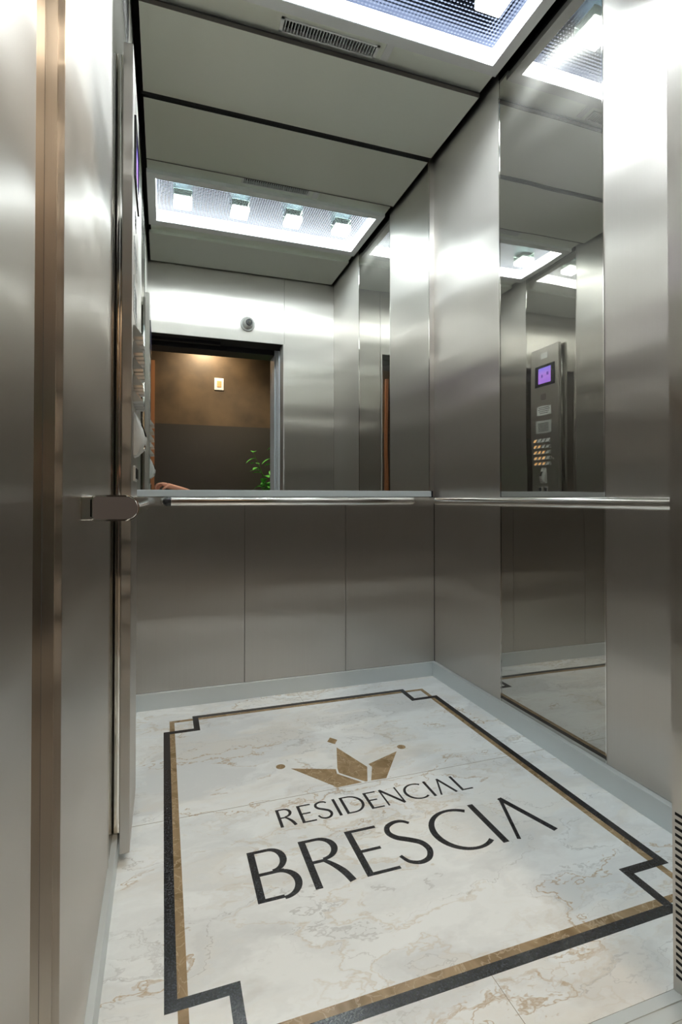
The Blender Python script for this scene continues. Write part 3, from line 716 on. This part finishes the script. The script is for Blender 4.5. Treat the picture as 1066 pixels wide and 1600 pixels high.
# ------------------------------------------------------------------ hall (seen in the mirror)
HY, HX0, HX1, HH = -1.5, -1.4, 2.7, 2.8
wh = struct('wall_hall', box(HX0, HX1, HY - 0.1, HY, 0, HH), hall_brown, 'brown burnished wall of the hall outside the lift', 'wall')
link('dado_panel', box(HX0, HX1, HY, HY + 0.006, 0, 1.745), hall_dark, wh)['label'] = 'dark grey lower wall panel'
struct('wall_hall_left', box(HX0 - 0.1, HX0, HY, 0.30, 0, HH), hall_brown, 'left wall of the hall', 'wall')
struct('wall_hall_right', box(HX1, HX1 + 0.1, HY, 0.30, 0, HH), hall_brown, 'right wall of the hall', 'wall')
struct('floor_hall', box(HX0, HX1, HY, 0.30, -0.03, -0.001), hall_floor_m, 'stone floor of the hall outside the lift', 'floor')
struct('ceiling_hall', box(HX0, HX1, HY, 0.30, HH, HH + 0.05), hall_ceil_m, 'painted ceiling of the hall', 'ceiling')
wl2 = bmesh.new(); bx(wl2, HX0, DL - 0.11, 0.30, 0.40, 0, HH); bx(wl2, DR + 0.14, HX1, 0.30, 0.40, 0, HH); bx(wl2, DL - 0.11, DR + 0.14, 0.30, 0.40, DH + 0.06, HH)
struct('wall_landing', wl2, hall_brown, 'landing wall around the lift doorway', 'wall')
o = struct('trim_1', box(-0.135, -0.095, HY + 0.006, HY + 0.03, 0, 2.45), copper, 'copper brown door trim on the hall wall', 'trim')
for (x, y) in ((0.45, -1.22), (0.9, -0.5)):  # the second fitting is added, unseen, for the plant's extra lamp
    dl = thing('downlight', (x, y, HH), 'round recessed hall downlight ' + ('close to the brown wall' if y < -1 else 'added unseen in front of the lift doorway to brighten the hall plant'), 'downlight')
    b = bmesh.new(); n = 32
    for i in range(n):
        a0, a1 = 2*PI*i/n, 2*PI*(i+1)/n
        pr = [(0.055, 0.0), (0.055, -0.008), (0.042, -0.008), (0.042, 0.0)]
        vs0 = [b.verts.new((x + r*math.cos(a0), y + r*math.sin(a0), HH + z)) for r, z in pr]; vs1 = [b.verts.new((x + r*math.cos(a1), y + r*math.sin(a1), HH + z)) for r, z in pr]
        for j in range(4): b.faces.new((vs0[j], vs0[(j+1) % 4], vs1[(j+1) % 4], vs1[j]))
    bmesh.ops.remove_doubles(b, verts=b.verts, dist=1e-5); link('trim_ring', b, white_plastic, dl)
    b = bmesh.new(); cyl(b, (x, y, HH - 0.002), 0.04, 0.003, 'z', 28); link('lens', b, plain('warm_lens', (1, .9, .8), .4, 0, (1, .75, .45), 6.0), dl)
sw = thing('wall_plate', (0.615, HY, 2.19), 'white wall plate with orange centre on the brown hall wall', 'wall plate')
link('plate', box(0.562, 0.668, HY, HY + 0.008, 2.165, 2.305, bev=0.003), white_plastic, sw)
link('rocker', box(0.590, 0.640, HY + 0.007, HY + 0.012, 2.200, 2.272, bev=0.002), plain('amber_rocker', (0.75, 0.38, 0.18), 0.4), sw)

# potted plant
PXc, PYc = 1.27, -0.98
pt = thing('potted_plant', (PXc, PYc, 0), 'leafy green potted plant in the hall at the right of the doorway', 'plant')
b = bmesh.new(); pr = [(0.0, 0), (0.13, 0), (0.16, 0.36), (0.165, 0.38), (0.15, 0.38), (0.145, 0.34), (0.0, 0.34)]; n = 32
rg = [[b.verts.new((PXc + r*math.cos(2*PI*i/n), PYc + r*math.sin(2*PI*i/n), z)) for i in range(n)] for r, z in pr[1:-1]]
for a, c in zip(rg, rg[1:]):
    for i in range(n): b.faces.new((a[i], a[(i+1) % n], c[(i+1) % n], c[i]))
b.faces.new(rg[0][::-1]); b.faces.new(rg[-1]); pot = link('pot', b, pot_m, pt, smooth=True)
b = bmesh.new(); cyl(b, (PXc, PYc, 0.352), 0.143, 0.02, 'z', 28); link('soil', b, soil_m, pot)
stb = bmesh.new(); lf = bmesh.new()
def leaf(bm, p, d, up, ln, wdt):
    d = d.normalized(); s = d.cross(up).normalized(); u = s.cross(d).normalized(); cols = 5; rows_ = []
    for i in range(7):
        t_ = i / 6; ww = wdt * math.sin(PI * min(1, t_ * 0.92 + 0.06)) ** 0.8; dr = -0.35 * ln * t_ * t_
        rows_.append([bm.verts.new(p + d * ln * t_ + s * ww * k + u * (dr + 0.25 * ww * abs(k))) for k in (-1, -.5, 0, .5, 1)])
    for i in range(6):
        for j in range(4): bm.faces.new((rows_[i][j], rows_[i][j+1], rows_[i+1][j+1], rows_[i+1][j]))
for s_i in range(44):
    a = random.uniform(0, 2*PI); lean = random.uniform(0.05, 0.30); hh = random.uniform(0.55, 1.15); P = []
    for i in range(8):
        t_ = i / 7; P.append(Vector((PXc + math.cos(a) * (0.04 + lean * t_ ** 1.7), PYc + math.sin(a) * (0.04 + lean * t_ ** 1.7), 0.34 + hh * t_)))
    sweep(stb, P, [(0.004 * math.cos(k * PI / 3), 0.004 * math.sin(k * PI / 3)) for k in range(6)])
    for k in range(13):
        t_ = 0.25 + 0.75 * k / 12; i = min(6, int(t_ * 7)); p = P[i].lerp(P[i+1], t_ * 7 - i) if i < 7 else P[7]
        aa = random.uniform(0, 2*PI); leaf(lf, p, Vector((math.cos(aa), math.sin(aa), random.uniform(-0.3, 0.5))), Vector((0, 0, 1)), random.uniform(0.08, 0.13), random.uniform(0.028, 0.045))
link('stems', stb, stem_m, pt, smooth=True); link('leaves', lf, leaf_m, pt, smooth=False)

# ------------------------------------------------------------------ photographer's hand and forearm (seen in the mirror)
def skin_chain(verts, edges, radii, name, m, parent, sub=2):
    me = bpy.data.meshes.new(name); off = WLOC.get(parent, Vector())
    me.from_pydata([Vector(v) - off for v in verts], edges, []); me.materials.append(m)
    o = bpy.data.objects.new(name, me); COL.objects.link(o); o.parent = parent
    md = o.modifiers.new('skin', 'SKIN'); md.use_smooth_shade = True
    for v, r in zip(me.skin_vertices[0].data, radii): v.radius = r if isinstance(r, tuple) else (r, r)
    me.skin_vertices[0].data[0].use_root = True
    s = o.modifiers.new('sub', 'SUBSURF'); s.levels = sub; s.render_levels = sub; WLOC[o] = off; return o
PH = thing('person', (0.10, -0.15, 0.0), 'hand and bare forearm of a person reaching in from the doorway, seen in the mirror', 'person')
V0 = [(0.00, -0.10, 1.018), (0.045, -0.105, 1.006), (0.10, -0.115, 0.992), (0.17, -0.14, 0.970), (0.26, -0.18, 0.93), (0.36, -0.24, 0.85),
      # fingers curling forward and down from the knuckles
      (-0.015, -0.085, 1.028), (-0.048, -0.080, 1.020), (-0.064, -0.078, 0.998), (-0.060, -0.078, 0.965),
      (-0.012, -0.108, 1.030), (-0.050, -0.106, 1.022), (-0.068, -0.104, 0.998), (-0.063, -0.103, 0.962),
      (-0.010, -0.130, 1.026), (-0.042, -0.130, 1.006), (-0.056, -0.130, 0.980), (-0.058, -0.130, 0.960),
      (-0.004, -0.150, 1.018), (-0.030, -0.152, 0.998), (-0.041, -0.152, 0.978), (-0.043, -0.152, 0.964),
      (0.04, -0.07, 1.005), (0.015, -0.055, 0.99), (-0.010, -0.05, 0.972)]
E0 = [(0, 1), (1, 2), (2, 3), (3, 4), (4, 5), (0, 6), (6, 7), (7, 8), (8, 9), (0, 10), (10, 11), (11, 12), (12, 13), (0, 14), (14, 15), (15, 16), (16, 17), (1, 18), (18, 19), (19, 20), (20, 21), (1, 22), (22, 23), (23, 24)]
R0 = [(0.026, 0.024), (0.028, 0.026), (0.027, 0.025), (0.031, 0.028), (0.038, 0.036), (0.042, 0.042)] + [0.0095, 0.009, 0.0082, 0.007] * 3 + [0.008, 0.0075, 0.007, 0.006] + [0.012, 0.0105, 0.009]
skin_chain(V0, E0, R0, 'body', skin, PH)
skin_chain([(0.36, -0.24, 0.85), (0.46, -0.33, 0.78), (0.58, -0.46, 0.80)], [(0, 1), (1, 2)], [0.050, 0.058, 0.068], 'sleeve', sleeve, PH)
